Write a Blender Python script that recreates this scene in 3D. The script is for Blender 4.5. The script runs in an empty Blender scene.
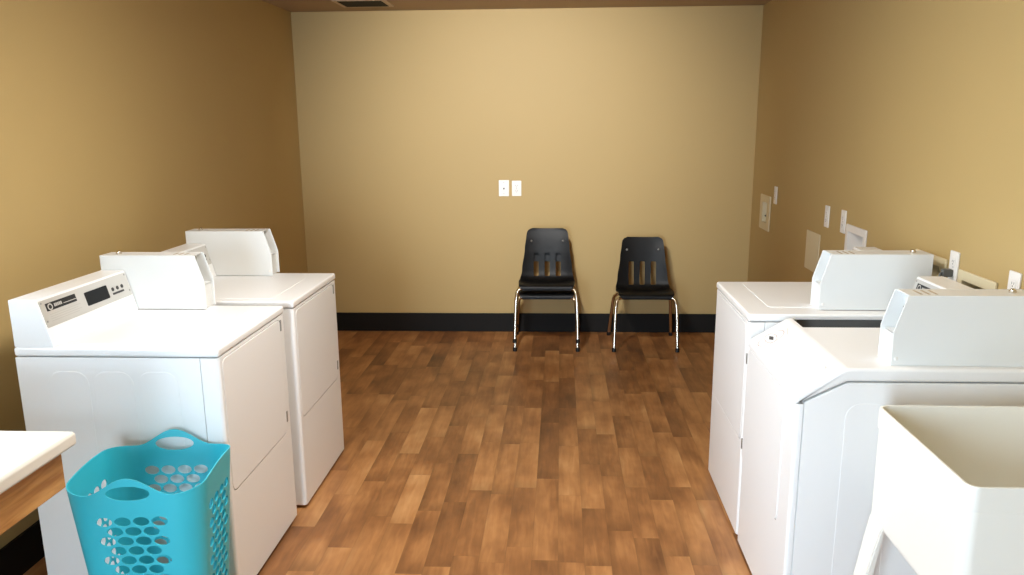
import bpy, bmesh, math, random
from math import sin, cos, pi, radians
from mathutils import Vector, Matrix
random.seed(4)
sc = bpy.context.scene
col = sc.collection

# ------------------------------------------------------------------ materials
def lin(r, g, b):
    f = lambda c: (c / 255 / 12.92) if c / 255 <= .04045 else ((c / 255 + .055) / 1.055) ** 2.4
    return (f(r), f(g), f(b), 1)

def mat(name, rgb, rough=.5, metal=0, spec=.5, bump=0, bscale=60, mottled=0, mscale=4, coat=0):
    m = bpy.data.materials.new(name); m.use_nodes = True
    nt = m.node_tree; N = nt.nodes; L = nt.links
    b = N['Principled BSDF']
    b.inputs['Base Color'].default_value = lin(*rgb)
    b.inputs['Roughness'].default_value = rough
    b.inputs['Metallic'].default_value = metal
    b.inputs['Specular IOR Level'].default_value = spec
    b.inputs['Coat Weight'].default_value = coat
    tc = N.new('ShaderNodeTexCoord')
    if mottled:
        n = N.new('ShaderNodeTexNoise'); n.inputs['Scale'].default_value = mscale; n.inputs['Detail'].default_value = 4
        L.new(tc.outputs['Object'], n.inputs['Vector'])
        mx = N.new('ShaderNodeMix'); mx.data_type = 'RGBA'
        c = lin(*rgb)
        mx.inputs[6].default_value = tuple(v * (1 - mottled) for v in c[:3]) + (1,)
        mx.inputs[7].default_value = tuple(min(1, v * (1 + mottled)) for v in c[:3]) + (1,)
        L.new(n.outputs['Fac'], mx.inputs[0]); L.new(mx.outputs[2], b.inputs['Base Color'])
    if bump:
        n = N.new('ShaderNodeTexNoise'); n.inputs['Scale'].default_value = bscale; n.inputs['Detail'].default_value = 3
        L.new(tc.outputs['Object'], n.inputs['Vector'])
        bp = N.new('ShaderNodeBump'); bp.inputs['Strength'].default_value = bump; bp.inputs['Distance'].default_value = .002
        L.new(n.outputs['Fac'], bp.inputs['Height']); L.new(bp.outputs['Normal'], b.inputs['Normal'])
    return m

M = {}
M['wall'] = mat('tan_wall_paint', (187, 160, 106), .6, bump=.25, bscale=220, mottled=.02, mscale=2)
M['ceiling'] = mat('ceiling_paint', (170, 145, 112), .8, bump=.3, bscale=120, mottled=.03)
M['baseboard'] = mat('black_vinyl_base', (24, 22, 20), .6, spec=.2, bump=.05)
M['enamel'] = mat('white_enamel', (241, 241, 240), .38, bump=.015, bscale=300)
M['enamel_dimmed'] = mat('white_enamel_dimmed', (226, 227, 225), .4, bump=.02, bscale=300)  # greyer copy of the enamel, weaker light on the boxes put in its colour
M['seam'] = mat('dark_gap', (60, 58, 56), .7)
M['plastic_white'] = mat('white_plastic', (238, 234, 228), .35, bump=.01)
M['plastic_grey'] = mat('grey_panel', (205, 202, 196), .3, metal=.35)
M['ivory'] = mat('ivory_plastic', (222, 208, 172), .4, bump=.01)
M['black_gloss'] = mat('black_gloss', (13, 14, 14), .4, spec=.15, bump=.01)
M['black_soft'] = mat('black_soft', (16, 16, 16), .55, bump=.05)
M['print_grey'] = mat('grey_print', (186, 182, 176), .5)
M['lid_mark'] = mat('lid_mark_tan', (178, 164, 142), .6)
M['print_pink'] = mat('pink_grey_print', (190, 166, 162), .5)
M['print_dark'] = mat('dark_print', (52, 48, 46), .5)
M['chrome'] = mat('chrome', (214, 204, 188), .16, metal=1, bump=.01)
M['steel'] = mat('steel', (170, 168, 164), .35, metal=1)
M['brass'] = mat('brass', (176, 140, 70), .3, metal=1)
M['chair'] = mat('black_chair_plastic', (14, 14, 15), .42, spec=.22, bump=.12, bscale=500)
M['teal'] = mat('teal_plastic', (56, 188, 206), .38, bump=.01, mottled=.03, mscale=3)
M['tub'] = mat('ivory_tub', (240, 238, 229), .35, bump=.03, bscale=120)
M['laminate'] = mat('white_laminate', (240, 236, 226), .4, bump=.02, bscale=200)
M['hose'] = mat('grey_rubber', (92, 92, 88), .6)
M['black_metal'] = mat('vent_dark', (30, 26, 22), .6)
M['vent'] = mat('vent_paint', (196, 172, 140), .5)

def wood_mat():
    m = bpy.data.materials.new('oak_edge_wood'); m.use_nodes = True
    nt = m.node_tree; N = nt.nodes; L = nt.links; b = N['Principled BSDF']
    tc = N.new('ShaderNodeTexCoord'); mp = N.new('ShaderNodeMapping'); mp.inputs['Scale'].default_value = (3, 2.2, 26)
    n = N.new('ShaderNodeTexNoise'); n.inputs['Scale'].default_value = 2.2; n.inputs['Detail'].default_value = 6; n.inputs['Distortion'].default_value = .6
    r = N.new('ShaderNodeValToRGB'); e = r.color_ramp.elements
    e[0].position = .3; e[0].color = lin(168, 112, 52); e[1].position = .7; e[1].color = lin(214, 160, 92)
    L.new(tc.outputs['Object'], mp.inputs['Vector']); L.new(mp.outputs['Vector'], n.inputs['Vector'])
    L.new(n.outputs['Fac'], r.inputs['Fac']); L.new(r.outputs['Color'], b.inputs['Base Color'])
    b.inputs['Roughness'].default_value = .45
    return m
M['wood'] = wood_mat()

def floor_mat():
    m = bpy.data.materials.new('vinyl_plank_floor'); m.use_nodes = True
    nt = m.node_tree; N = nt.nodes; L = nt.links; b = N['Principled BSDF']
    def math_(op, a, bb=None):
        n = N.new('ShaderNodeMath'); n.operation = op
        for i, v in enumerate((a, bb)):
            if v is None: continue
            if isinstance(v, (int, float)): n.inputs[i].default_value = v
            else: L.new(v, n.inputs[i])
        return n.outputs[0]
    tc = N.new('ShaderNodeTexCoord'); sp = N.new('ShaderNodeSeparateXYZ'); L.new(tc.outputs['Object'], sp.inputs[0])
    X, Y = sp.outputs[0], sp.outputs[1]
    PW = .1005
    xr = math_('DIVIDE', X, PW); row = math_('FLOOR', xr); fx = math_('SUBTRACT', xr, row)
    wn = N.new('ShaderNodeTexWhiteNoise'); wn.noise_dimensions = '1D'; L.new(row, wn.inputs['W'])
    wn2 = N.new('ShaderNodeTexWhiteNoise'); wn2.noise_dimensions = '1D'; L.new(math_('ADD', row, 37.3), wn2.inputs['W'])
    ln = math_('ADD', math_('MULTIPLY', wn2.outputs['Value'], .30), .50)
    yy = math_('ADD', math_('DIVIDE', Y, ln), math_('MULTIPLY', wn.outputs['Value'], 7.0))
    pid = math_('FLOOR', yy); fy = math_('SUBTRACT', yy, pid)
    cb = N.new('ShaderNodeCombineXYZ'); L.new(row, cb.inputs[0]); L.new(pid, cb.inputs[1])
    rnd = N.new('ShaderNodeTexWhiteNoise'); rnd.noise_dimensions = '2D'; L.new(cb.outputs[0], rnd.inputs['Vector'])
    # wood figure, shifted per plank
    off = N.new('ShaderNodeVectorMath'); off.operation = 'SCALE'; off.inputs[3].default_value = 31
    L.new(rnd.outputs['Color'], off.inputs[0])
    add = N.new('ShaderNodeVectorMath'); L.new(tc.outputs['Object'], add.inputs[0]); L.new(off.outputs[0], add.inputs[1])
    mp = N.new('ShaderNodeMapping'); mp.inputs['Scale'].default_value = (34, 3.2, 1); L.new(add.outputs[0], mp.inputs['Vector'])
    g = N.new('ShaderNodeTexNoise'); g.inputs['Scale'].default_value = 1.3; g.inputs['Detail'].default_value = 7; g.inputs['Distortion'].default_value = .7
    L.new(mp.outputs[0], g.inputs['Vector'])
    mp2 = N.new('ShaderNodeMapping'); mp2.inputs['Scale'].default_value = (6.5, 3.0, 1); L.new(add.outputs[0], mp2.inputs['Vector'])
    bl = N.new('ShaderNodeTexNoise'); bl.inputs['Scale'].default_value = 1.0; bl.inputs['Detail'].default_value = 3; L.new(mp2.outputs[0], bl.inputs['Vector'])
    t = math_('ADD', math_('MULTIPLY', rnd.outputs['Value'], .24), math_('ADD', math_('MULTIPLY', g.outputs['Fac'], .27), math_('MULTIPLY', bl.outputs['Fac'], .71)))
    r = N.new('ShaderNodeValToRGB'); e = r.color_ramp.elements
    e[0].position = .34; e[0].color = lin(106, 69, 42); e[1].position = .88; e[1].color = lin(203, 153, 101)
    q = e.new(.54); q.color = lin(145, 97, 58); q = e.new(.70); q.color = lin(177, 124, 76)
    L.new(t, r.inputs['Fac'])
    # joints
    jx = math_('MINIMUM', fx, math_('SUBTRACT', 1, fx)); jy = math_('MULTIPLY', math_('MINIMUM', fy, math_('SUBTRACT', 1, fy)), 5.5)
    j = math_('MINIMUM', jx, jy)
    # smoky printed figure at plank ends and along one edge, stronger on some planks
    def mapr(v, a, b, c, d):
        n = N.new('ShaderNodeMapRange'); n.interpolation_type = 'SMOOTHSTEP'
        for k_, x_ in (('From Min', a), ('From Max', b), ('To Min', c), ('To Max', d)): n.inputs[k_].default_value = x_
        L.new(v, n.inputs['Value']); return n.outputs[0]
    sepc = N.new('ShaderNodeSeparateColor'); L.new(rnd.outputs['Color'], sepc.inputs[0])
    e1 = math_('MULTIPLY', mapr(fy, 0, .22, 1, 0), math_('MULTIPLY', sepc.outputs[1], math_('MULTIPLY', bl.outputs['Fac'], .55)))
    e2 = math_('MULTIPLY', mapr(fx, 0, .35, 1, 0), math_('MULTIPLY', sepc.outputs[2], math_('MULTIPLY', bl.outputs['Fac'], .42)))
    smoke = math_('SUBTRACT', 1.03, math_('ADD', e1, e2))
    mr = N.new('ShaderNodeMapRange'); mr.inputs['From Min'].default_value = 0; mr.inputs['From Max'].default_value = .03
    mr.inputs['To Min'].default_value = .86; mr.inputs['To Max'].default_value = 1; L.new(j, mr.inputs['Value'])
    mx = N.new('ShaderNodeVectorMath'); mx.operation = 'SCALE'; L.new(r.outputs['Color'], mx.inputs[0]); L.new(math_('MULTIPLY', mr.outputs[0], smoke), mx.inputs[3])
    L.new(mx.outputs[0], b.inputs['Base Color'])
    b.inputs['Roughness'].default_value = .38; b.inputs['Specular IOR Level'].default_value = .35
    bp = N.new('ShaderNodeBump'); bp.inputs['Strength'].default_value = .15; bp.inputs['Distance'].default_value = .001
    L.new(g.outputs['Fac'], bp.inputs['Height']); L.new(bp.outputs[0], b.inputs['Normal'])
    return m
M['floor'] = floor_mat()

def emit_mat(name, rgb, k):
    m = bpy.data.materials.new(name); m.use_nodes = True
    b = m.node_tree.nodes['Principled BSDF']
    b.inputs['Base Color'].default_value = (.9, .9, .9, 1)
    b.inputs['Emission Color'].default_value = rgb; b.inputs['Emission Strength'].default_value = k
    return m
def glass_mat():
    m = bpy.data.materials.new('window_glass'); m.use_nodes = True
    nt = m.node_tree; N = nt.nodes; L = nt.links; N.remove(N['Principled BSDF'])
    tr = N.new('ShaderNodeBsdfTransparent'); gl = N.new('ShaderNodeBsdfGlossy'); gl.inputs['Roughness'].default_value = .02
    fr = N.new('ShaderNodeFresnel'); mx = N.new('ShaderNodeMixShader')
    L.new(fr.outputs[0], mx.inputs[0]); L.new(tr.outputs[0], mx.inputs[1]); L.new(gl.outputs[0], mx.inputs[2])
    L.new(mx.outputs[0], N['Material Output'].inputs[0])
    return m
M['glass'] = glass_mat()

# ------------------------------------------------------------------ mesh helpers
def obj(name, bm, m, parent=None, smooth=35, kind=None, label=None):
    me = bpy.data.meshes.new(name)
    bmesh.ops.recalc_face_normals(bm, faces=bm.faces)
    bm.to_mesh(me); bm.free()
    if m: me.materials.append(M[m])
    for p in me.polygons: p.use_smooth = True
    me.set_sharp_from_angle(angle=radians(smooth))
    o = bpy.data.objects.new(name, me); col.objects.link(o)
    weighted(o)
    if parent: o.parent = parent
    if kind: o['kind'] = kind
    if label: o['label'] = label
    return o

def weighted(o):
    m = o.modifiers.new('weighted_normals', 'WEIGHTED_NORMAL'); m.keep_sharp = True; m.weight = 80

def thing(name, label, cat, loc=(0, 0, 0), rz=0, group=None):
    o = bpy.data.objects.new(name, None); col.objects.link(o)
    o.empty_display_size = .1
    o.location = loc; o.rotation_euler = (0, 0, rz)
    return tag(o, label, cat, group)

def tag(o, label, cat, group=None):
    o['label'] = label; o['category'] = cat
    if group: o['group'] = group
    return o

def box(x0, x1, y0, y1, z0, z1, bev=0, seg=2, bm=None):
    b = bmesh.new()
    vs = [b.verts.new((x, y, z)) for x in (x0, x1) for y in (y0, y1) for z in (z0, z1)]
    for f in ((0, 1, 3, 2), (4, 6, 7, 5), (0, 4, 5, 1), (2, 3, 7, 6), (0, 2, 6, 4), (1, 5, 7, 3)):
        b.faces.new([vs[i] for i in f])
    if bev: bmesh.ops.bevel(b, geom=b.edges[:], offset=bev, segments=seg, profile=.5, affect='EDGES')
    return join(bm, b)

def join(bm, b):
    if bm is None: return b
    me = bpy.data.meshes.new('tmp'); b.to_mesh(me); b.free(); bm.from_mesh(me); bpy.data.meshes.remove(me)
    return bm

def prism(pts, axis, a0, a1, bev=0, seg=2, bm=None, edges=None):
    """extrude a 2D outline along an axis: axis 'y' -> pts are (x,z); 'x' -> (y,z); 'z' -> (x,y)"""
    def mk(p, a):
        return {'y': (p[0], a, p[1]), 'x': (a, p[0], p[1]), 'z': (p[0], p[1], a)}[axis]
    b = bmesh.new()
    A = [b.verts.new(mk(p, a0)) for p in pts]; B = [b.verts.new(mk(p, a1)) for p in pts]
    n = len(pts)
    b.faces.new(A); b.faces.new(B[::-1])
    for i in range(n): b.faces.new((A[i], B[i], B[(i + 1) % n], A[(i + 1) % n]))
    bmesh.ops.recalc_face_normals(b, faces=b.faces)
    if bev:
        es = b.edges[:] if edges is None else [e for e in b.edges if edges(e)]
        bmesh.ops.bevel(b, geom=es, offset=bev, segments=seg, profile=.5, affect='EDGES')
    return join(bm, b)

def rrect(u0, u1, v0, v1, r, seg=6, corners=(1, 1, 1, 1)):
    """rounded rectangle outline; corners order: (u0,v0),(u1,v0),(u1,v1),(u0,v1)"""
    out = []
    for k, (cu, cv, a) in enumerate(((u0 + r, v0 + r, pi), (u1 - r, v0 + r, 1.5 * pi), (u1 - r, v1 - r, 0), (u0 + r, v1 - r, .5 * pi))):
        if corners[k]:
            for i in range(seg + 1):
                t = a + .5 * pi * i / seg; out.append((cu + r * cos(t), cv + r * sin(t)))
        else:
            out.append(((u0, v0), (u1, v0), (u1, v1), (u0, v1))[k])
    return out

def ellipse(cu, cv, a, b, n=20):
    return [(cu + a * cos(2 * pi * i / n), cv + b * sin(2 * pi * i / n)) for i in range(n)]

def cyl(c, r, h, axis='z', n=20, r2=None, bm=None, bev=0):
    b = bmesh.new()
    bmesh.ops.create_cone(b, cap_ends=True, segments=n, radius1=r, radius2=r if r2 is None else r2, depth=h)
    if bev:
        bmesh.ops.bevel(b, geom=[e for e in b.edges if len(e.link_faces) == 2 and e.calc_face_angle() > 1], offset=bev, segments=2, affect='EDGES')
    R = {'z': Matrix(), 'x': Matrix.Rotation(pi / 2, 4, 'Y'), 'y': Matrix.Rotation(-pi / 2, 4, 'X')}[axis]
    bmesh.ops.transform(b, matrix=Matrix.Translation(c) @ R, verts=b.verts)
    return join(bm, b)

def dome(c, r, axis='z', flat=.5, bm=None):
    b = bmesh.new(); bmesh.ops.create_uvsphere(b, u_segments=16, v_segments=8, radius=r)
    s = {'z': (1, 1, flat), 'x': (flat, 1, 1), 'y': (1, flat, 1)}[axis]
    bmesh.ops.transform(b, matrix=Matrix.Translation(c) @ Matrix.Diagonal((*s, 1)), verts=b.verts)
    return join(bm, b)

def smooth_path(P, n=8):
    P = [Vector(p) for p in P]; out = []
    for i in range(len(P) - 1):
        p0, p1, p2, p3 = P[max(i - 1, 0)], P[i], P[i + 1], P[min(i + 2, len(P) - 1)]
        for k in range(n):
            t = k / n
            out.append(.5 * ((2 * p1) + (p2 - p0) * t + (2 * p0 - 5 * p1 + 4 * p2 - p3) * t * t + (3 * p1 - p0 - 3 * p2 + p3) * t ** 3))
    out.append(P[-1]); return out

def tube(path, r, n=12, bm=None):
    b = bmesh.new(); rings = []
    path = [Vector(p) for p in path]
    prev = None
    for i, p in enumerate(path):
        d = (path[min(i + 1, len(path) - 1)] - path[max(i - 1, 0)]).normalized()
        if prev is None:
            a = d.orthogonal().normalized()
        else:
            a = (prev - d * prev.dot(d)).normalized()
        prev = a; c = d.cross(a)
        rings.append([b.verts.new(p + r * (cos(2 * pi * k / n) * a + sin(2 * pi * k / n) * c)) for k in range(n)])
    for A, B in zip(rings, rings[1:]):
        for k in range(n): b.faces.new((A[k], A[(k + 1) % n], B[(k + 1) % n], B[k]))
    b.faces.new(rings[0][::-1]); b.faces.new(rings[-1])
    return join(bm, b)

def boolean(o, cut_bm):
    """cut a solid out of a part and keep the result as plain mesh"""
    me = bpy.data.meshes.new('cut'); bmesh.ops.recalc_face_normals(cut_bm, faces=cut_bm.faces); cut_bm.to_mesh(me); cut_bm.free()
    c = bpy.data.objects.new('cut', me); col.objects.link(c)
    par = o.parent; o.parent = None; o.modifiers.clear()
    md = o.modifiers.new('b', 'BOOLEAN'); md.operation = 'DIFFERENCE'; md.solver = 'EXACT'; md.object = c
    dg = bpy.context.evaluated_depsgraph_get()
    new = bpy.data.meshes.new_from_object(o.evaluated_get(dg))
    o.modifiers.clear(); old = o.data; o.data = new; new.name = old.name
    bpy.data.meshes.remove(old); bpy.data.objects.remove(c); bpy.data.meshes.remove(me)
    for p in new.polygons: p.use_smooth = True
    new.set_sharp_from_angle(angle=radians(35))
    o.parent = par; weighted(o)
    return o

# ------------------------------------------------------------------ room
XL, XR, YB, YF, H = -1.995, 1.45, 6.79, -1.6, 2.415
T = .12
def struct(name, bm, m): return obj(name, bm, m, kind='structure')
struct('floor', box(XL - T, XR + T, YF - T, YB + T, -.1, 0), 'floor')
struct('ceiling', box(XL - T, XR + T, YF - T, YB + T, H, H + .1), 'ceiling')
struct('wall_back', box(XL - T, XR + T, YB, YB + T, 0, H), 'wall')
wf = struct('wall_front', box(XL - T, XR + T, YF - T, YF, 0, H), 'wall')
wl = struct('wall_left', box(XL - T, XL, YF, YB, 0, H), 'wall')
wr = struct('wall_right', box(XR, XR + T, YF, YB, 0, H), 'wall')
WY0, WY1, WZ0, WZ1 = .95, 2.75, 1.0, 2.15
boolean(wl, box(XL - T - .05, XL + .05, WY0, WY1, WZ0, WZ1))
VX0, VX1, VZ0, VZ1 = -1.65, -.55, .0, 2.1
boolean(wf, box(VX0, VX1, YF - T - .05, YF + .05, VZ0, VZ1))
def baseboard(name, x0, x1, y0, y1): struct(name, box(x0, x1, y0, y1, 0, .148, .004), 'baseboard')
baseboard('baseboard_back', XL + .014, XR - .014, YB - .014, YB)
baseboard('baseboard_left', XL, XL + .014, YF, YB)
baseboard('baseboard_right', XR - .014, XR, YF, YB)
# the window beside the counter, left wall
w = struct('window_1', box(XL - .07, XL - .03, WY0, WY0 + .05, WZ0, WZ1), 'plastic_white')
bm = box(XL - .07, XL - .03, WY1 - .05, WY1, WZ0, WZ1)
box(XL - .07, XL - .03, WY0 + .05, WY1 - .05, WZ0, WZ0 + .05, bm=bm); box(XL - .07, XL - .03, WY0 + .05, WY1 - .05, WZ1 - .05, WZ1, bm=bm)
box(XL - .065, XL - .035, (WY0 + WY1) / 2 - .02, (WY0 + WY1) / 2 + .02, WZ0 + .05, WZ1 - .05, bm=bm)
obj('window_frame', bm, 'plastic_white', w)
obj('window_pane', box(XL - .052, XL - .048, WY0 + .05, WY1 - .05, WZ0 + .05, WZ1 - .05), 'glass', w)

# unseen glass door added in the front wall, opening for extra daylight
w = struct('added_door_1', box(VX0 + .005, VX0 + .10, YF - .07, YF - .03, .005, VZ1 - .005), 'plastic_white')
bm = box(VX1 - .10, VX1 - .005, YF - .07, YF - .03, .005, VZ1 - .005)
box(VX0 + .10, VX1 - .10, YF - .07, YF - .03, .005, .16, bm=bm); box(VX0 + .10, VX1 - .10, YF - .07, YF - .03, VZ1 - .10, VZ1 - .005, bm=bm)
obj('door_frame', bm, 'plastic_white', w)
obj('door_pane', box(VX0 + .10, VX1 - .10, YF - .052, YF - .048, .16, VZ1 - .10), 'glass', w)
obj('door_handle', tube([(VX1 - .06, YF - .03, .9), (VX1 - .06, YF + .03, .9), (VX1 - .06, YF + .03, 1.2), (VX1 - .06, YF - .03, 1.2)], .011), 'steel', w)

# ------------------------------------------------------------------ laundry machines
W2, D2 = .345, .34          # half width, half depth; the front faces +x in machine space
CON = [(-D2, 0), (-D2, .157), (-.246, .157), (-.205, 0)]        # console end outline above the top
def on_slope(t, off=0):     # t 0 = top of the console slope, 1 = foot of it
    x = -.246 + .041 * t; z = .157 * (1 - t); n = Vector((.157, 0, .041)).normalized()
    return x + n.x * off, z + n.z * off

def slope_plate(pts, off, thick, zt, bm=None):
    """plate on the console slope; pts = (y, t)"""
    b = bmesh.new(); A = []; B = []
    for y, t in pts:
        x, z = on_slope(t, off); A.append(b.verts.new((x, y, zt + z)))
        x, z = on_slope(t, off + thick); B.append(b.verts.new((x, y, zt + z)))
    n = len(pts); b.faces.new(A); b.faces.new(B)
    for i in range(n): b.faces.new((A[i], B[i], B[(i + 1) % n], A[(i + 1) % n]))
    bmesh.ops.recalc_face_normals(b, faces=b.faces)
    return join(bm, b)

def console(root, zt, y1):
    y0 = -W2 + .006
    c = obj('control_console', prism([(x, zt + z) for x, z in CON], 'y', y0, y1 - .002, .004), 'enamel', root)
    e = y1 - .012
    cp = obj('control_panel', slope_plate(rrect(y0 + .006, e, .05, .60, .008, 3), .0002, .0018, zt), 'plastic_grey', c, label='light grey control panel')
    o = .0021
    np_ = obj('nameplate', slope_plate(rrect(y0 + .034, y0 + .215, .13, .29, .006, 2), o, .0012, zt), 'black_soft', c, label='black nameplate with a round emblem and a pale line of tiny lettering')
    # emblem ring, blurred wordmark bars and thin rule
    bm = None
    cy_, ct = y0 + .056, .215
    ring = []
    N_ = 20
    b = bmesh.new(); R1 = []; R2 = []
    for i in range(N_):
        a = 2 * pi * i / N_
        for R_, rr in ((R1, 1.0), (R2, .62)):
            x, z = on_slope(ct + .07 * rr * sin(a), o + .0014); R_.append(b.verts.new((x, cy_ + .0145 * rr * cos(a), zt + z)))
    for i in range(N_): b.faces.new((R1[i], R1[(i + 1) % N_], R2[(i + 1) % N_], R2[i]))
    bm = b
    for k in range(5):
        ya = y0 + .080 + k * .0095
        slope_plate([(ya, .175), (ya + .0075, .175), (ya + .0075, .24), (ya, .24)], o + .0012, .0003, zt, bm)
    slope_plate([(y0 + .134, .225), (y0 + .212, .225), (y0 + .212, .24), (y0 + .134, .24)], o + .0012, .0003, zt, bm)
    obj('emblem', bm, 'print_grey', c, label='pale emblem and lettering')
    bm = bmesh.new()
    for k in range(4):
        t = .34 + k * .045
        slope_plate([(y0 + .04, t + .02), (y0 + .23 - .02 * (k % 2), t + .02), (y0 + .23 - .02 * (k % 2), t + .028), (y0 + .04, t + .028)], o - .0003, .0004, zt, bm)
    obj('instruction_lines', bm, 'print_grey', c, label='faint lines of small print')
    obj('display_screen', slope_plate(rrect(y0 + .270, y0 + .426, .185, .485, .01, 2), o, .001, zt), 'black_gloss', c, label='dark display screen')
    s = y0 + .461
    for k in range(3):
        obj('button', slope_plate(ellipse(s + k * .035, .328, .0085, .045, 14), o - .0005, .002, zt), 'print_dark', c, label='small dark round button')
    obj('start_button', slope_plate(rrect(s - .008, s + .074, .41, .455, .006, 3), o - .0005, .002, zt), 'print_dark', c, label='dark bar-shaped button')
    for yy in (y0 + .016, e - .008):
        for t in (.1, .48):
            x, z = on_slope(t, .002); obj('panel_screw', dome((x, yy, zt + z), .004, 'x', .5), 'steel', c)
    return c

BL = D2 + .066              # length of the coin box
def coin_box(root, zt, y0, y1):
    hgt = .211; th = .004
    prof = [(-D2, 0), (-D2, hgt), (.034, hgt), (.066, .104), (.066, 0)]
    P = [(x, zt + z) for x, z in prof]
    bm = prism(P, 'y', y0, y0 + th, .0012, 1)
    prism(P, 'y', y1 - th, y1, .0012, 1, bm)
    a, b = y0 + th, y1 - th
    box(-D2, .026, a, b, zt + hgt - .004, zt + hgt - .0005, bm=bm)                 # top sheet
    box(-D2, -D2 + .004, a, b, zt, zt + hgt - .004, bm=bm)                          # rear sheet
    box(.050, .054, a, b, zt, zt + .092, bm=bm)                                     # lower front sheet
    prism([(.054, zt + .094), (-.02, zt + .094), (-.02, zt + .090), (.054, zt + .090)], 'y', a, b, 0, 1, bm)   # ledge
    prism([(-.02, zt + .094), (-.016, zt + .094), (.010, zt + hgt - .004), (.006, zt + hgt - .004)], 'y', a, b, 0, 1, bm)   # rear of the opening
    c = obj('coin_box', bm, 'enamel_dimmed', root, label='long white metal coin box with a chamfered open front')
    m = .5 * (a + b)
    bm = prism([(-.014, zt + .100), (.0, zt + .104), (.016, zt + .165), (.002, zt + .165)], 'y', m - .028, m + .028, .002, 1)
    cm = obj('coin_slide', bm, 'steel', c, label='steel coin slide inside the opening')
    for k in (-1, 0, 1):
        obj('coin_slot', prism([(.0045, zt + .118), (.0053, zt + .118), (.0153, zt + .158), (.0146, zt + .158)], 'y', m + k * .016 - .002, m + k * .016 + .002), 'black_soft', c)
    lk = cyl((-D2 + .055, m, zt + hgt + .003), .011, .008, n=20, bev=.0015); dome((-D2 + .055, m, zt + hgt + .007), .008, 'z', .7, lk)
    obj('lock', lk, 'chrome', c, label='small chrome lock on the lid')
    for yy in (y0 - .0005, y1 + .0005): obj('screw', dome((.052, yy, zt + .022), .0055, 'y', .4), 'plastic_white', c)
    # thin flat brownish strips marking the lid
    for k in range(3): obj('lid_slot', box(-.06 + k * .022, -.053 + k * .022, a + .02, b - .02, zt + hgt - .0006, zt + hgt + .0002), 'lid_mark', c)
    return c

def side_ribs(bm, top, y, sgn, xs=((-.235, -.10), (-.085, .05), (.065, .20))):
    """three shallow pressed arches on a side panel"""
    for x0, x1 in xs:
        pts = rrect(x0, x1, .05, top, .045, 6)
        prism(pts, 'y', y, y + sgn * .001, .0009, 1, bm, edges=lambda e, yy=y + sgn * .001: all(abs(v.co.y - yy) < 1e-5 for v in e.verts))

def feet(root):
    for sx in (-.29, .27):
        for sy in (-.29, .29):
            bm = cyl((sx, sy, .004), .022, .008, n=14, bev=.001); cyl((sx, sy, .011), .008, .012, n=10, bm=bm)
            obj('leveling_foot', bm, 'black_soft', root)

def dryer(label, loc, rz, by0, by1, hinge_side=1):
    root = thing('clothes_dryer', label, 'dryer', loc, rz, 'coin-operated clothes dryers')
    zt = .914
    bm = box(-D2, D2 - .062, -W2, W2, .014, .882, .004, 2)
    side_ribs(bm, .835, -W2, -1); side_ribs(bm, .835, W2, 1)
    obj('cabinet', bm, 'enamel', root)
    # front panel with a recess for the door
    fp = obj('front_panel', prism(rrect(D2 - .0605, D2, -W2 + .0005, W2 - .0005, .014, 4, (0, 1, 1, 0)), 'z', .014, .8815, .002, 1,
             edges=lambda e: all(v.co.z < .02 for v in e.verts)), 'enamel', root)
    d0, d1 = (-W2 + .026, W2 - .05) if hinge_side > 0 else (-W2 + .05, W2 - .026)
    boolean(fp, prism(rrect(d0 - .0025, d1 + .0025, .4015, .8725, .035, 6), 'x', D2 - .022, D2 + .02))
    lining = obj('door_recess', prism(rrect(d0 - .002, d1 + .002, .402, .872, .035, 6), 'x', D2 - .0215, D2 - .019), 'seam', root)
    dr = obj('door', prism(rrect(d0, d1, .4045, .870, .033, 6), 'x', D2 - .0185, D2 + .0015, .003, 2), 'enamel', root)
    for z in (.845, .468):
        yh = (d1 - .006) if hinge_side > 0 else d0 + .006
        if hinge_side:
            obj('hinge', box(D2 + .0005, D2 + .004, yh - .005, yh + .007, z - .022, z + .022, .001, 1), 'steel', dr, label='small grey hinge')
    # lid with a pressed panel
    bm = box(-D2, D2 + .002, -W2 - .001, W2 + .001, .8845, zt, .008, 3)
    pts = rrect(-D2 + .02, D2 - .10, -W2 + .05, W2 - .125, .02, 5, (0, 1, 1, 0))
    prism(pts, 'z', zt - .001, zt + .0022, .002, 2, bm, edges=lambda e: all(v.co.z > zt + .002 for v in e.verts))
    obj('top_panel', bm, 'enamel', root)
    console(root, zt, by0 - .001)
    coin_box(root, zt + .0022, by0, by1)
    feet(root)
    return root

dryer('white coin-operated dryer nearest the counter and teal basket, grey control panel facing the aisle', (-1.44, 3.03, 0), 0, .258, .352)
dryer('white coin-operated dryer on the left standing behind the one with the visible control panel', (-1.426, 3.805, 0), 0, .252, .358)
dryer('white square-topped dryer on the right side, behind the sloped-front washer', (1.0466, 3.593, 0), pi, .162, .276, 0)

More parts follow.
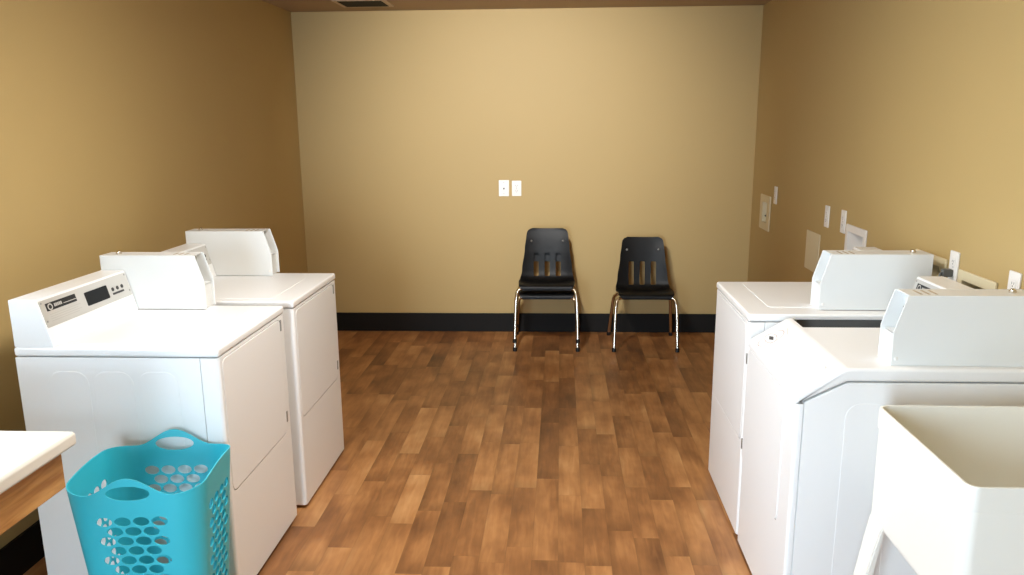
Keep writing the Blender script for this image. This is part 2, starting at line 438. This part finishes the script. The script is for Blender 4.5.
def washer(label, loc, rz, by0, by1):
    root = thing('washing_machine', label, 'washing machine', loc, rz)
    zt = .908
    prof = [(-D2, .014), (.318, .014), (.318, .803), (.196, .864), (-D2, .864)]
    bm = prism(prof, 'y', -W2, W2, .003, 1)
    side_ribs(bm, .80, W2, 1, ((-.235, -.10), (-.085, .05), (.065, .195))); side_ribs(bm, .80, -W2, -1)
    obj('cabinet', bm, 'enamel', root)
    fp = obj('front_panel', prism(rrect(.3195, D2, -W2, W2, .012, 4, (0, 1, 1, 0)), 'z', .014, .797), 'enamel', root)
    # opening panel hinged on the far side
    d0, d1 = -W2 + .004, W2 - .13
    boolean(fp, prism(rrect(d0 - .0025, d1 + .0025, .3525, .83, .03, 6), 'x', D2 - .014, D2 + .02))
    obj('door_recess', prism(rrect(d0 - .002, d1 + .002, .353, .796, .03, 6), 'x', D2 - .0135, D2 - .011), 'seam', root)
    dr = obj('door', prism(rrect(d0, d1, .3555, .797, .028, 6), 'x', D2 - .0105, D2 + .003, .003, 2), 'enamel', root)
    for z in (.752, .415):
        obj('hinge', box(D2 + .002, D2 + .0065, d0 - .003, d0 + .008, z - .02, z + .02, .001, 1), 'steel', dr, label='small grey hinge')
    # rounded, sloped top
    lid = [(.322, .8065), (.3435, .800), (.3435, .822), (.205, zt), (-D2, zt), (-D2, .867), (.197, .867)]
    bm = prism(lid, 'y', -W2 - .001, W2 + .001, .011, 4, edges=lambda e: max(v.co.z for v in e.verts) > .81 and min(v.co.x for v in e.verts) > -D2 - 1)
    tp = obj('top_panel', bm, 'enamel', root)
    boolean(tp, prism(rrect(-.185, .190, -.334, -.187, .008, 4), 'z', zt - .022, zt + .02))
    bm = prism(rrect(-.183, .188, -.332, -.189, .007, 4), 'z', zt - .0215, zt - .019)
    obj('dispenser_tray', bm, 'black_soft', root, label='black dispenser well')
    dl = prism([(-.328, zt - .003), (-.205, zt - .014), (-.205, zt - .0185), (-.328, zt - .0185)], 'x', -.178, .183, .001, 1)
    obj('dispenser_lid', dl, 'black_gloss', root, label='glossy black dispenser lid')
    # raised S-curved panel and oval badge on the slope
    p0 = Vector((.3435, 0, .822)); p1 = Vector((.205, 0, zt)); d = (p1 - p0); ln = d.length; d.normalize(); nrm = Vector((-d.z, 0, d.x)); nrm = nrm if nrm.z > 0 else -nrm
    def S(y, s, off): q = p0 + d * (s * ln) + nrm * off; return (q.x, y, q.z)
    def splate(pts, o0, o1, bm=None, bev=0):
        b = bmesh.new(); A = [b.verts.new(S(y, s, o0)) for y, s in pts]; B = [b.verts.new(S(y, s, o1)) for y, s in pts]; n = len(pts)
        b.faces.new(A); top = b.faces.new(B)
        for i in range(n): b.faces.new((A[i], B[i], B[(i + 1) % n], A[(i + 1) % n]))
        bmesh.ops.recalc_face_normals(b, faces=b.faces)
        if bev: bmesh.ops.bevel(b, geom=list(top.edges), offset=bev, segments=2, affect='EDGES')
        return join(bm, b)
    cur = smooth_path([(-.30, .87, 0), (-.235, .85, 0), (-.165, .736, 0), (-.041, .684, 0), (.076, .719, 0), (.169, .781, 0), (.245, .80, 0), (.276, .75, 0)], 5)
    pts = [(-.30, .08)] + [(v.x, v.y) for v in cur] + [(.305, .08)]
    obj('raised_panel', splate(pts, -.001, .004, None, .003), 'enamel', root)
    def ringy(cy, cs, a, b_, wd, bm):
        n = 36; bb = bmesh.new(); O = []; I = []
        for i in range(n):
            t = 2 * pi * i / n
            O.append(bb.verts.new(S(cy + a * cos(t), cs + b_ * sin(t) / ln, .0045))); I.append(bb.verts.new(S(cy + (a - wd) * cos(t), cs + (b_ - wd) * sin(t) / ln, .0045)))
        for i in range(n): bb.faces.new((O[i], O[(i + 1) % n], I[(i + 1) % n], I[i]))
        return join(bm, bb)
    BY, BS = -.218, .40
    bm = ringy(BY, BS, .052, .052, .003, None); ringy(BY, BS, .050, .022, .0025, bm)
    bd = obj('badge', bm, 'print_pink', root, label='thin oval outlines printed around a dark square')
    obj('badge_square', splate([(BY - .030, BS + .01), (BY, BS + .065), (BY + .030, BS + .01), (BY, BS - .045)], .0035, .005), 'print_dark', bd, label='dark square in the badge centre')
    console(root, zt, by0 - .001)
    coin_box(root, zt, by0, by1)
    feet(root)
    return root
washer('white coin-operated washer with sloped front top and oval badge, beside the utility sink', (1.045, 2.872, 0), pi, .202, .312)

# ------------------------------------------------------------------ folding counter
def counter():
    x1, y1, zt = -1.222, 2.046, .865
    root = thing('folding_counter', 'white-topped counter with wooden edge band along the left wall beside the dryers', 'counter', (XL, .4, 0))
    ox, oy = XL, .4
    obj('worktop', prism(rrect(XL + .002 - ox, x1 - ox, -1.2 - oy, y1 - oy, .012, 3, (0, 1, 1, 0)), 'z', zt - .036, zt, .009, 3,
        edges=lambda e: abs(e.verts[0].co.z - e.verts[1].co.z) < 1e-6), 'laminate', root)
    xa, ya = x1 - .03, y1 - .03
    bm = box(xa - .02 - ox, xa - ox, -1.19 - oy, ya - oy, zt - .142, zt - .0365, .002, 1)
    box(XL + .002 - ox, xa - .0205 - ox, ya - .02 - oy, ya - oy, zt - .142, zt - .0365, .002, 1, bm)
    obj('apron', bm, 'wood', root, label='wooden edge band')
    for yy in (-1.0, 1.86):
        bm = box(.018, .034, yy - .02 - oy, yy + .02 - oy, 0, zt - .0365, .002, 1)
        box(.034, xa - .03 - ox, yy - .02 - oy, yy + .02 - oy, zt - .075, zt - .037, .002, 1, bm)
        tube([(.025, yy - oy, .42), (.5, yy - oy, zt - .06)], .014, 8, bm)
        obj('bracket', bm, 'black_metal', root, label='dark support bracket')
counter()

# ------------------------------------------------------------------ laundry basket
def basket():
    cx, cy, rz = -1.237, 2.446, radians(5.5)
    root = thing('laundry_basket', 'tall teal plastic laundry basket with oval holes and handle cutouts between counter and dryer', 'basket', (cx, cy, 0), rz)
    HX, HY, RZ, TH = .199, .204, .603, .0035
    taper = .76
    def outline(z):
        k = taper + (1 - taper) * (z / RZ); hx, hy = HX * k, HY * k; r = .084 * k
        return hx, hy, r
    NS, NC = 18, 9
    def perim(z, inset=0):
        hx, hy, r = outline(z); hx -= inset; hy -= inset; r = max(r - inset, .004)
        pts = []
        def line(a, b):
            for i in range(NS): pts.append((a[0] + (b[0] - a[0]) * i / NS, a[1] + (b[1] - a[1]) * i / NS))
        def arc(c, a0):
            for i in range(NC): t = a0 + .5 * pi * i / NC; pts.append((c[0] + r * cos(t), c[1] + r * sin(t)))
        line((-hx + r, -hy), (hx - r, -hy)); arc((hx - r, -hy + r), -.5 * pi)
        line((hx, -hy + r), (hx, hy - r)); arc((hx - r, hy - r), 0)
        line((hx - r, hy), (-hx + r, hy)); arc((-hx + r, hy - r), .5 * pi)
        line((-hx, hy - r), (-hx, -hy + r)); arc((-hx + r, -hy + r), pi)
        return pts
    top = perim(RZ); n = len(top)
    def rim(i):        # height of the rim: corners high on the short sides, handles on the long sides
        x, y = top[i]
        z = RZ
        if abs(y) > HY - .02:
            t = abs(x) / .118
            z += .048 * (.5 + .5 * cos(pi * min(t, 1)))
        if abs(x) > HX - .09: z += .016 * max(0, 1 - (y / (HY * .95)) ** 2)
        # gentle dip of the long rims next to the handles
        if abs(y) > HY - .02: z -= .004 * math.exp(-((abs(x) - .125) / .03) ** 2)
        return z
    NV = 26
    bm = bmesh.new(); outer = []; inner = []
    for v in range(NV + 1):
        ro, ri = [], []
        for i in range(n):
            z = .004 + (rim(i) - .004) * v / NV
            x, y = perim_cache(perim, z)[i]; ro.append(bm.verts.new((x, y, z)))
            x, y = perim_cache(perim, z, TH)[i]; ri.append(bm.verts.new((x, y, z)))
        outer.append(ro); inner.append(ri)
    for v in range(NV):
        for i in range(n):
            j = (i + 1) % n
            bm.faces.new((outer[v][i], outer[v][j], outer[v + 1][j], outer[v + 1][i]))
            bm.faces.new((inner[v][j], inner[v][i], inner[v + 1][i], inner[v + 1][j]))
    for i in range(n):
        j = (i + 1) % n
        bm.faces.new((outer[NV][i], outer[NV][j], inner[NV][j], inner[NV][i]))
        bm.faces.new((outer[0][j], outer[0][i], inner[0][i], inner[0][j]))
    body = obj('body', bm, 'teal', root)
    cut = bmesh.new()
    for s in (-1, 1):
        # handle
        prism(ellipse(0, RZ + .001, .062, .0225, 28), 'y', s * (HY - .06), s * (HY + .05), 0, 1, cut)
        # holes on long sides
        for r in range(13):
            z = RZ - .088 - r * .0315; k = taper + (1 - taper) * z / RZ
            cols = (-1.5, -.5, .5, 1.5) if r % 2 == 0 else (-1, 0, 1)
            if z < .08: continue
            for c in cols:
                prism(ellipse(c * .0545 * k, z, .024 * k, .0150, 18), 'y', s * (HY * k - .03), s * (HY * k + .03), 0, 1, cut)
        for r in range(13):
            z = RZ - .088 - r * .0315; k = taper + (1 - taper) * z / RZ
            cols = (-1.5, -.5, .5, 1.5) if r % 2 == 0 else (-1, 0, 1)
            if z < .08: continue
            for c in cols:
                prism(ellipse(c * .056 * k, z, .024 * k, .0150, 18), 'x', s * (HX * k - .03), s * (HX * k + .03), 0, 1, cut)
    boolean(body, cut)
    hx, hy, r = outline(.006)
    obj('base', prism(rrect(-hx + .003, hx - .003, -hy + .003, hy - .003, r, 6), 'z', .001, .006), 'teal', root)
_pc = {}
def perim_cache(f, z, inset=0):
    k = (round(z, 6), inset)
    if k not in _pc: _pc[k] = f(z, inset)
    return _pc[k]
basket()

# ------------------------------------------------------------------ utility sink
def sink():
    x0, x1, y0, y1, zr = .866, 1.404, 1.772, 2.334, .86
    cx, cy = (x0 + x1) / 2, (y0 + y1) / 2
    root = thing('utility_sink', 'white freestanding plastic utility sink in the right foreground beside the washer', 'sink', (cx, cy, 0))
    hx, hy = (x1 - x0) / 2, (y1 - y0) / 2
    zb = .535
    def ring(bm, z, ix, iy, r):
        return [bm.verts.new((x, y, z)) for x, y in rrect(-hx + ix, hx - ix, -hy + iy, hy - iy, r, 5)]
    bm = bmesh.new()
    rings = [ring(bm, zb, .012, .012, .03), ring(bm, zb + .02, .004, .004, .03), ring(bm, zr - .058, .003, .003, .028), ring(bm, zr - .056, 0, 0, .028),
             ring(bm, zr - .004, 0, 0, .028), ring(bm, zr, .003, .003, .026), ring(bm, zr, .007, .007, .024), ring(bm, zr - .006, .010, .010, .022),
             ring(bm, zb + .06, .035, .035, .05), ring(bm, zb + .03, .065, .065, .06)]
    for A, B in zip(rings, rings[1:]):
        n = len(A)
        for i in range(n): bm.faces.new((A[i], A[(i + 1) % n], B[(i + 1) % n], B[i]))
    bm.faces.new(rings[-1]); bm.faces.new(rings[0][::-1])
    tubo = obj('basin', bm, 'tub', root, 40)
    b = cyl((0, 0, zb + .0325), .036, .005, n=24, bev=.001); obj('drain', b, 'steel', root, label='steel drain')
    # moulded, outward-splayed legs
    for sx in (-1, 1):
        for sy in (-1, 1):
            t = bmesh.new()
            def q(z, ox, oy, wx, wy): return [t.verts.new((sx * (hx - ox + a * wx), sy * (hy - oy + c * wy), z)) for a, c in ((0, 0), (-1, 0), (-1, -1), (0, -1))]
            A = q(.556, .010, .012, .010, .105); B = q(.53, .004, .010, .014, .092); C = q(.0, -.068 if sx < 0 else -.012, -.02, .04, .05)
            for P_, Q_ in ((A, B), (B, C)):
                for i in range(4): t.faces.new((P_[i], P_[(i + 1) % 4], Q_[(i + 1) % 4], Q_[i]))
            t.faces.new(A[::-1]); t.faces.new(C)
            bmesh.ops.recalc_face_normals(t, faces=t.faces)
            bmesh.ops.bevel(t, geom=t.edges[:], offset=.004, segments=2, affect='EDGES')
            obj('leg', t, 'tub', root)
            obj('screw', dome((sx * (hx - .008), sy * (hy - .05), .556), .005, 'x', .5), 'steel', root)
    # drain pipe
    obj('drain_pipe', tube(smooth_path([(0, 0, zb - .001), (0, 0, .42), (.03, 0, .36), (.10, 0, .37), (.14, 0, .42), (.20, 0, .43), (hx + .004, 0, .43)], 5), .02), 'plastic_white', root)
sink()

# ------------------------------------------------------------------ chairs
def chair(label, loc, rz, grp):
    root = thing('school_chair', label, 'chair', loc, rz, grp)
    prof = smooth_path([(0, .036, .376), (0, .039, .400), (0, .075, .410), (0, .20, .394), (0, .315, .382), (0, .375, .392), (0, .408, .43), (0, .426, .50), (0, .442, .60), (0, .460, .69), (0, .480, .768)], 5)
    L = [0]
    for a, b in zip(prof, prof[1:]): L.append(L[-1] + (b - a).length)
    tot = L[-1]
    def lerp(tab, v):
        for (a, x), (b, y) in zip(tab, tab[1:]):
            if v <= b: t = (v - a) / (b - a); t = t * t * (3 - 2 * t); return x + (y - x) * t
        return tab[-1][1]
    halfw = [(0, .172), (.05, .198), (.3, .207), (.46, .200), (.60, .187), (.8, .168), (.93, .157), (.965, .151), (.985, .139), (1, .115)]
    curl = [(0, .004), (.2, .012), (.42, .022), (.6, .026), (.85, .018), (1, .010)]
    NU = 16
    bm = bmesh.new(); front = []; back = []
    for k, p in enumerate(prof):
        v = L[k] / tot
        d = (prof[min(k + 1, len(prof) - 1)] - prof[max(k - 1, 0)]).normalized(); nrm = Vector((0, -d.z, d.y))     # towards the sitter
        hw = lerp(halfw, v); cu = lerp(curl, v)
        f_, b_ = [], []
        for u in range(NU + 1):
            s = -1 + 2 * u / NU
            q = p + nrm * (cu * abs(s) ** 2.4) + Vector((s * hw, 0, 0))
            f_.append(bm.verts.new(q + nrm * .0035)); b_.append(bm.verts.new(q - nrm * .0035))
        front.append(f_); back.append(b_)
    n = len(prof)
    for k in range(n - 1):
        for u in range(NU):
            bm.faces.new((front[k][u], front[k][u + 1], front[k + 1][u + 1], front[k + 1][u]))
            bm.faces.new((back[k][u + 1], back[k][u], back[k + 1][u], back[k + 1][u + 1]))
        for u in (0, NU):
            bm.faces.new((front[k][u], front[k + 1][u], back[k + 1][u], back[k][u]))
    for k in (0, n - 1):
        for u in range(NU): bm.faces.new((front[k][u], front[k][u + 1], back[k][u + 1], back[k][u]))
    sh = obj('seat_shell', bm, 'chair', root, 50, label='black moulded plastic shell with three slots in the back')
    cut = bmesh.new()
    for x in (-.083, 0, .083):
        pts = rrect(x - .019, x + .019, .418, .590, .008, 4)
        prism(pts, 'y', .33, .56, 0, 1, cut)
    boolean(sh, cut)
    for s in (-1, 1):
        obj('rivet', dome((s * .118, .441, .678), .0085, 'y', .7), 'steel', root)
    r = .0125
    for s in (-1, 1):
        f = smooth_path([(s * .226, .0, .03), (s * .220, .035, .25), (s * .212, .052, .342), (s * .196, .066, .376), (s * .15, .075, .386), (s * .10, .082, .387)], 6)
        f = [Vector((s * .2275, -.004, .006))] + f
        lg = obj('leg', tube(f, r), 'chrome', root, label='chrome front leg')
        obj('foot_cap', tube([(s * .2277, -.0045, .0), (s * .2265, -.001, .028)], .0152), 'black_soft', lg)
        b = smooth_path([(s * .238, .50, .03), (s * .224, .44, .20), (s * .212, .40, .315), (s * .190, .37, .350), (s * .14, .33, .361), (s * .10, .25, .372), (s * .10, .082, .387)], 6)
        b = [Vector((s * .2395, .506, .006))] + b
        lg = obj('leg', tube(b, r), 'chrome', root, label='chrome rear leg')
        obj('foot_cap', tube([(s * .2397, .5065, .0), (s * .2385, .502, .028)], .0152), 'black_soft', lg)
    obj('crossbar', tube([(-.10, .082, .387), (.10, .082, .387)], r * .9), 'chrome', root)
    return root
G = 'stacking school chairs by the back wall'
CY = 6.17
chair('single black plastic school chair standing on the floor right of the stacked pair', (.622, CY, 0), 0, G)
chair('lower chair of the two stacked black chairs, its feet on the floor', (-.094, CY, 0), 0, G)
chair('upper chair of the stacked black pair, resting on the chair below', (-.094, CY - .030, .070), 0, G)

# ------------------------------------------------------------------ wall fittings
def outlet(name, label, cat, loc, rz, face='duplex', w=.072, h=.116, group=None):
    """cover plate in local space: wall plane y=0, room towards -y"""
    root = thing(name, label, cat, loc, rz, group)
    obj('cover_plate', prism(rrect(-w / 2, w / 2, -h / 2, h / 2, .004, 3), 'y', -.0065, -.0003, .002, 2), 'plastic_white', root)
    if face == 'duplex':
        for s in (-1, 1):
            rc = obj('receptacle', prism(rrect(-.017, .017, s * .0195 - .0145, s * .0195 + .0145, .007, 4), 'y', -.0085, -.006, .0008, 1), 'plastic_white', root)
            bm = None
            for x in (-.0065, .0065): bm = box(x - .0011, x + .0011, -.0088, -.0084, s * .0195 - .002, s * .0195 + .006, bm=bm)
            cyl((0, -.0086, s * .0195 - .0075), .0022, .0006, 'y', 10, bm=bm)
            obj('slot', bm, 'print_dark', rc)
        obj('screw', dome((0, -.0065, 0), .003, 'y', .4), 'steel', root)
    elif face == 'jack':
        obj('jack', prism(rrect(-.009, .009, -.012, .008, .002, 2), 'y', -.0105, -.006, .001, 1), 'plastic_white', root)
        obj('socket', box(-.005, .005, -.0112, -.0104, -.008, .003), 'print_dark', root, label='small dark socket opening')
        for z in (-.042, .042): obj('screw', dome((0, -.0065, z), .003, 'y', .4), 'steel', root)
    return root
OG = 'electrical outlets on the right wall'
outlet('telephone_jack', 'white wall plate with a small dark socket, left of the back wall pair', 'wall plate', (-.429, YB, 1.125), 0, 'jack', .078, .122)
outlet('electrical_outlet', 'white duplex outlet plate on the back wall, right of the jack plate', 'electrical outlet', (-.332, YB, 1.123), 0, 'duplex', .072, .116)
RX = -pi / 2        # local -y turned to -x... (room side of the right wall)
outlet('electrical_outlet', 'outlet plate on the right wall nearest the back corner, above the recessed box', 'electrical outlet', (XR, 6.053, 1.125), RX, group=OG)
outlet('electrical_outlet', 'left plate of the close pair of white outlets in the middle of the right wall', 'electrical outlet', (XR, 4.871, 1.106), RX, group=OG)
outlet('electrical_outlet', 'right plate of the close pair of outlets, just left of a recessed box', 'electrical outlet', (XR, 4.587, 1.109), RX, group=OG)
o_plug = outlet('electrical_outlet', 'white outlet plate on the right wall with a grey plug pushed in', 'electrical outlet', (XR, 3.280, 1.087), RX, group=OG)
outlet('electrical_outlet', 'white outlet plate at the far right edge, above the near washer coin box', 'electrical outlet', (XR, 2.840, 1.085), RX, group=OG)

bp_ = obj('blank_wall_plate', prism(rrect(4.969, 5.232, 0.771, 0.993, .006, 3), 'x', XR - .006, XR - .0003, .002, 2), 'ivory')
tag(bp_, 'plain ivory rectangular cover plate low on the right wall beyond the dryer', 'wall plate')
wall_cuts = bmesh.new()
def washer_box(label, y0, y1, z0, z1, m='ivory', mw=.034, mh=.032):
    root = thing('plumbing_box', label, 'plumbing box', (XR, (y0 + y1) / 2, (z0 + z1) / 2), RX, 'recessed washer plumbing boxes')
    w, h = (y1 - y0) / 2, (z1 - z0) / 2
    iw, ih = w - mw, h - mh
    box(XR - .02, XR + .085, (y0 + y1) / 2 - iw, (y0 + y1) / 2 + iw, (z0 + z1) / 2 - ih, (z0 + z1) / 2 + ih, bm=wall_cuts)
    fr = obj('frame', prism(rrect(-w, w, -h, h, .008, 3), 'y', -.009, -.0003, .003, 2), m, root)
    boolean(fr, box(-iw + .003, iw - .003, -.05, .05, -ih + .003, ih - .003))
    t = .003; d = .08
    bm = box(-iw + .0005, -iw + t, .0, d, -ih + .0005, ih - .0005); box(iw - t, iw - .0005, .0, d, -ih + .0005, ih - .0005, bm=bm)
    box(-iw + t, iw - t, .0, d, -ih + .0005, -ih + t, bm=bm); box(-iw + t, iw - t, .0, d, ih - t, ih - .0005, bm=bm)
    box(-iw + t, iw - t, d - t, d, -ih + t, ih - t, bm=bm)
    obj('recess', bm, m, root)
    for s in (-1, 1):
        bm = cyl((s * iw * .55, .045, -ih + .03), .011, .05, 'z', 12); cyl((s * iw * .55, .028, -ih + .045), .009, .034, 'y', 12, bm=bm)
        v = obj('valve', bm, 'brass', root, label='brass water valve')
        obj('valve_handle', box(s * iw * .55 - .016, s * iw * .55 + .016, .006, .012, -ih + .040, -ih + .050, .002, 1), 'hose', v)
    obj('drain_opening', cyl((0, .045, -ih + .0045), .024, .003, 'z', 20), 'black_soft', root)
    return root
washer_box('recessed ivory plumbing box nearest the back corner of the right wall', 6.177, 6.471, 0.862, 1.104, 'ivory', .08, .048)
washer_box('recessed ivory plumbing box rising behind the coin box of the far right dryer', 4.226, 4.525, 0.867, 1.107, 'plastic_white')
washer_box('recessed plumbing box left of the grey plug, half hidden by the dryer coin box', 3.339, 3.633, 0.872, 1.106)
washer_box('recessed plumbing box right of the outlet with the grey plug, above the washer console', 2.946, 3.230, 0.846, 1.089)
boolean(wr, wall_cuts)

# grey plug and cord in the outlet
pl = thing('power_cord', 'grey plug and cord hanging from the outlet behind the near washer', 'power cord', (XR - .0092, 3.280, 1.066))
obj('plug', prism(rrect(-.035, 0, -.014, .014, .006, 3), 'y', -.015, .015, .003, 2), 'hose', pl)
obj('cord', tube(smooth_path([(-.034, 0, 0), (-.044, -.006, -.012), (-.036, -.02, -.06), (-.022, -.05, -.2), (-.016, -.08, -.5), (-.018, -.10, -.98)], 6), .0045, 8), 'hose', pl)

# ------------------------------------------------------------------ ceiling vent and lights
def vent():
    x0, x1, y0, y1 = -1.528, -1.17, 6.135, 6.49
    cx, cy = (x0 + x1) / 2, (y0 + y1) / 2
    root = thing('ceiling_vent', 'square ceiling air vent with dark louvres near the back left corner', 'vent', (cx, cy, H))
    w, h = (x1 - x0) / 2, (y1 - y0) / 2
    fr = obj('frame', prism(rrect(-w, w, -h, h, .004, 2), 'z', -.010, -.0005, .003, 2), 'vent', root)
    boolean(fr, box(-w + .028, w - .028, -h + .028, h - .028, -.05, .05))
    obj('backing', box(-w + .029, w - .029, -h + .029, h - .029, -.003, -.001), 'black_metal', root)
    for k in range(9):
        y = -h + .045 + k * (2 * h - .09) / 8
        obj('slat', prism([(y - .012, -.0035), (y - .010, -.0035), (y + .008, -.0115), (y + .006, -.0115)], 'x', -w + .03, w - .03), 'black_metal', root)
vent()
def ceiling_light(label, cx, cy, w, h, power, colr):
    root = thing('ceiling_light', label, 'ceiling light', (cx, cy, H))
    fr = obj('frame', prism(rrect(-w / 2 - .03, w / 2 + .03, -h / 2 - .03, h / 2 + .03, .004, 2), 'z', -.014, -.0005, .003, 2), 'plastic_white', root)
    boolean(fr, box(-w / 2, w / 2, -h / 2, h / 2, -.05, .05))
    obj('diffuser', box(-w / 2 + .001, w / 2 - .001, -h / 2 + .001, h / 2 - .001, -.008, -.002), 'diffuser', root)
    ld = bpy.data.lights.new('panel_lamp', 'AREA'); ld.shape = 'RECTANGLE'; ld.size = w - .02; ld.size_y = h - .02; ld.energy = power; ld.color = colr
    lo = bpy.data.objects.new('panel_lamp', ld); col.objects.link(lo); lo.parent = root; lo.location = (0, 0, -.012)
WARM = (.98, .97, .95)
M['diffuser'] = emit_mat('lit_diffuser', (1, .88, .7, 1), 2.0)
ceiling_light('warm white rectangular ceiling light panel over the middle of the room', -.40, 2.9, .6, 1.2, 25, WARM)

def added_spot(label, x, y, target, power, size, blend):  # invented fixture, added to throw the light pool on the back wall
    root = thing('added_spotlight', label, 'ceiling light', (x, y, H))
    d = Vector(target) - Vector((x, y, H - .07)); q = d.to_track_quat('-Z', 'Y')
    obj('ceiling_rose', cyl((0, 0, -.012), .055, .022, n=24, bev=.003), 'plastic_white', root)
    b = bmesh.new()
    prof = [(.016, .05), (.034, .045), (.042, .0), (.044, -.05), (.041, -.05), (.038, 0)]
    rg = [[b.verts.new((r_ * cos(2 * pi * i / 24), r_ * sin(2 * pi * i / 24), z)) for i in range(24)] for r_, z in prof]
    for A, B in zip(rg, rg[1:]):
        for i in range(24): b.faces.new((A[i], A[(i + 1) % 24], B[(i + 1) % 24], B[i]))
    b.faces.new(rg[0]); b.faces.new(rg[-1])
    bmesh.ops.transform(b, matrix=Matrix.Translation((0, 0, -.09)) @ q.to_matrix().to_4x4(), verts=b.verts)
    obj('lamp_head', b, 'plastic_white', root)
    obj('stem', cyl((0, 0, -.035), .008, .06, n=10), 'plastic_white', root)
    ld = bpy.data.lights.new('added_spot_lamp', 'SPOT'); ld.energy = power; ld.color = WARM; ld.spot_size = size; ld.spot_blend = blend; ld.shadow_soft_size = .035
    lo = bpy.data.objects.new('added_spot_lamp', ld); col.objects.link(lo); lo.parent = root
    lo.location = Vector((0, 0, -.09)) + d.normalized() * .06; lo.rotation_euler = q.to_euler()
added_spot('added unseen white spotlight brightening the middle of the back wall', -.4, 3.9, (-.28, YB, 1.5), 175, radians(75), 1)

# daylight
wd = bpy.data.worlds.new('sky'); sc.world = wd; wd.use_nodes = True
N = wd.node_tree.nodes; Lk = wd.node_tree.links
sky = N.new('ShaderNodeTexSky'); sky.sky_type = 'PREETHAM' if 'PREETHAM' in [i.identifier for i in sky.bl_rna.properties['sky_type'].enum_items] else 'NISHITA'
Lk.new(sky.outputs[0], N['Background'].inputs[0]); N['Background'].inputs[1].default_value = .6
def daylight(loc, rot, sx, sy, power):
    ld = bpy.data.lights.new('daylight', 'AREA'); ld.shape = 'RECTANGLE'; ld.size = sx; ld.size_y = sy; ld.energy = power; ld.color = (.68, .85, 1)
    lo = bpy.data.objects.new('daylight', ld); col.objects.link(lo); lo.location = loc; lo.rotation_euler = rot
daylight((XL - T - .08, (WY0 + WY1) / 2, (WZ0 + WZ1) / 2), (0, -pi / 2, 0), WZ1 - WZ0, WY1 - WY0, 36)
daylight(((VX0 + VX1) / 2, YF - T - .08, (VZ0 + VZ1) / 2), (pi / 2, 0, 0), VX1 - VX0, VZ1 - VZ0, 165)  # added fill through the front door, lifts sides that face the camera

# ------------------------------------------------------------------ camera
h, fl, yaw, pitch, roll = 1.6174, 878.26, -.0554, -.2452, -.0078
f = Vector((sin(yaw) * cos(pitch), cos(yaw) * cos(pitch), sin(pitch))); r = Vector((cos(yaw), -sin(yaw), 0)); u = r.cross(f)
r2 = cos(roll) * r + sin(roll) * u; u2 = -sin(roll) * r + cos(roll) * u
cd = bpy.data.cameras.new('camera'); cam = bpy.data.objects.new('camera', cd); col.objects.link(cam)
cam.matrix_world = Matrix(((r2.x, u2.x, -f.x, 0), (r2.y, u2.y, -f.y, 0), (r2.z, u2.z, -f.z, h), (0, 0, 0, 1)))
cd.sensor_width = 36; cd.lens = fl / 1024 * 36; cd.shift_y = 54 / 1024; cd.clip_start = .02
sc.camera = cam

sc.view_settings.view_transform = 'Standard'; sc.view_settings.look = 'None'; sc.view_settings.gamma = 1
sc.view_settings.use_curve_mapping = False; sc.view_settings.exposure = .74
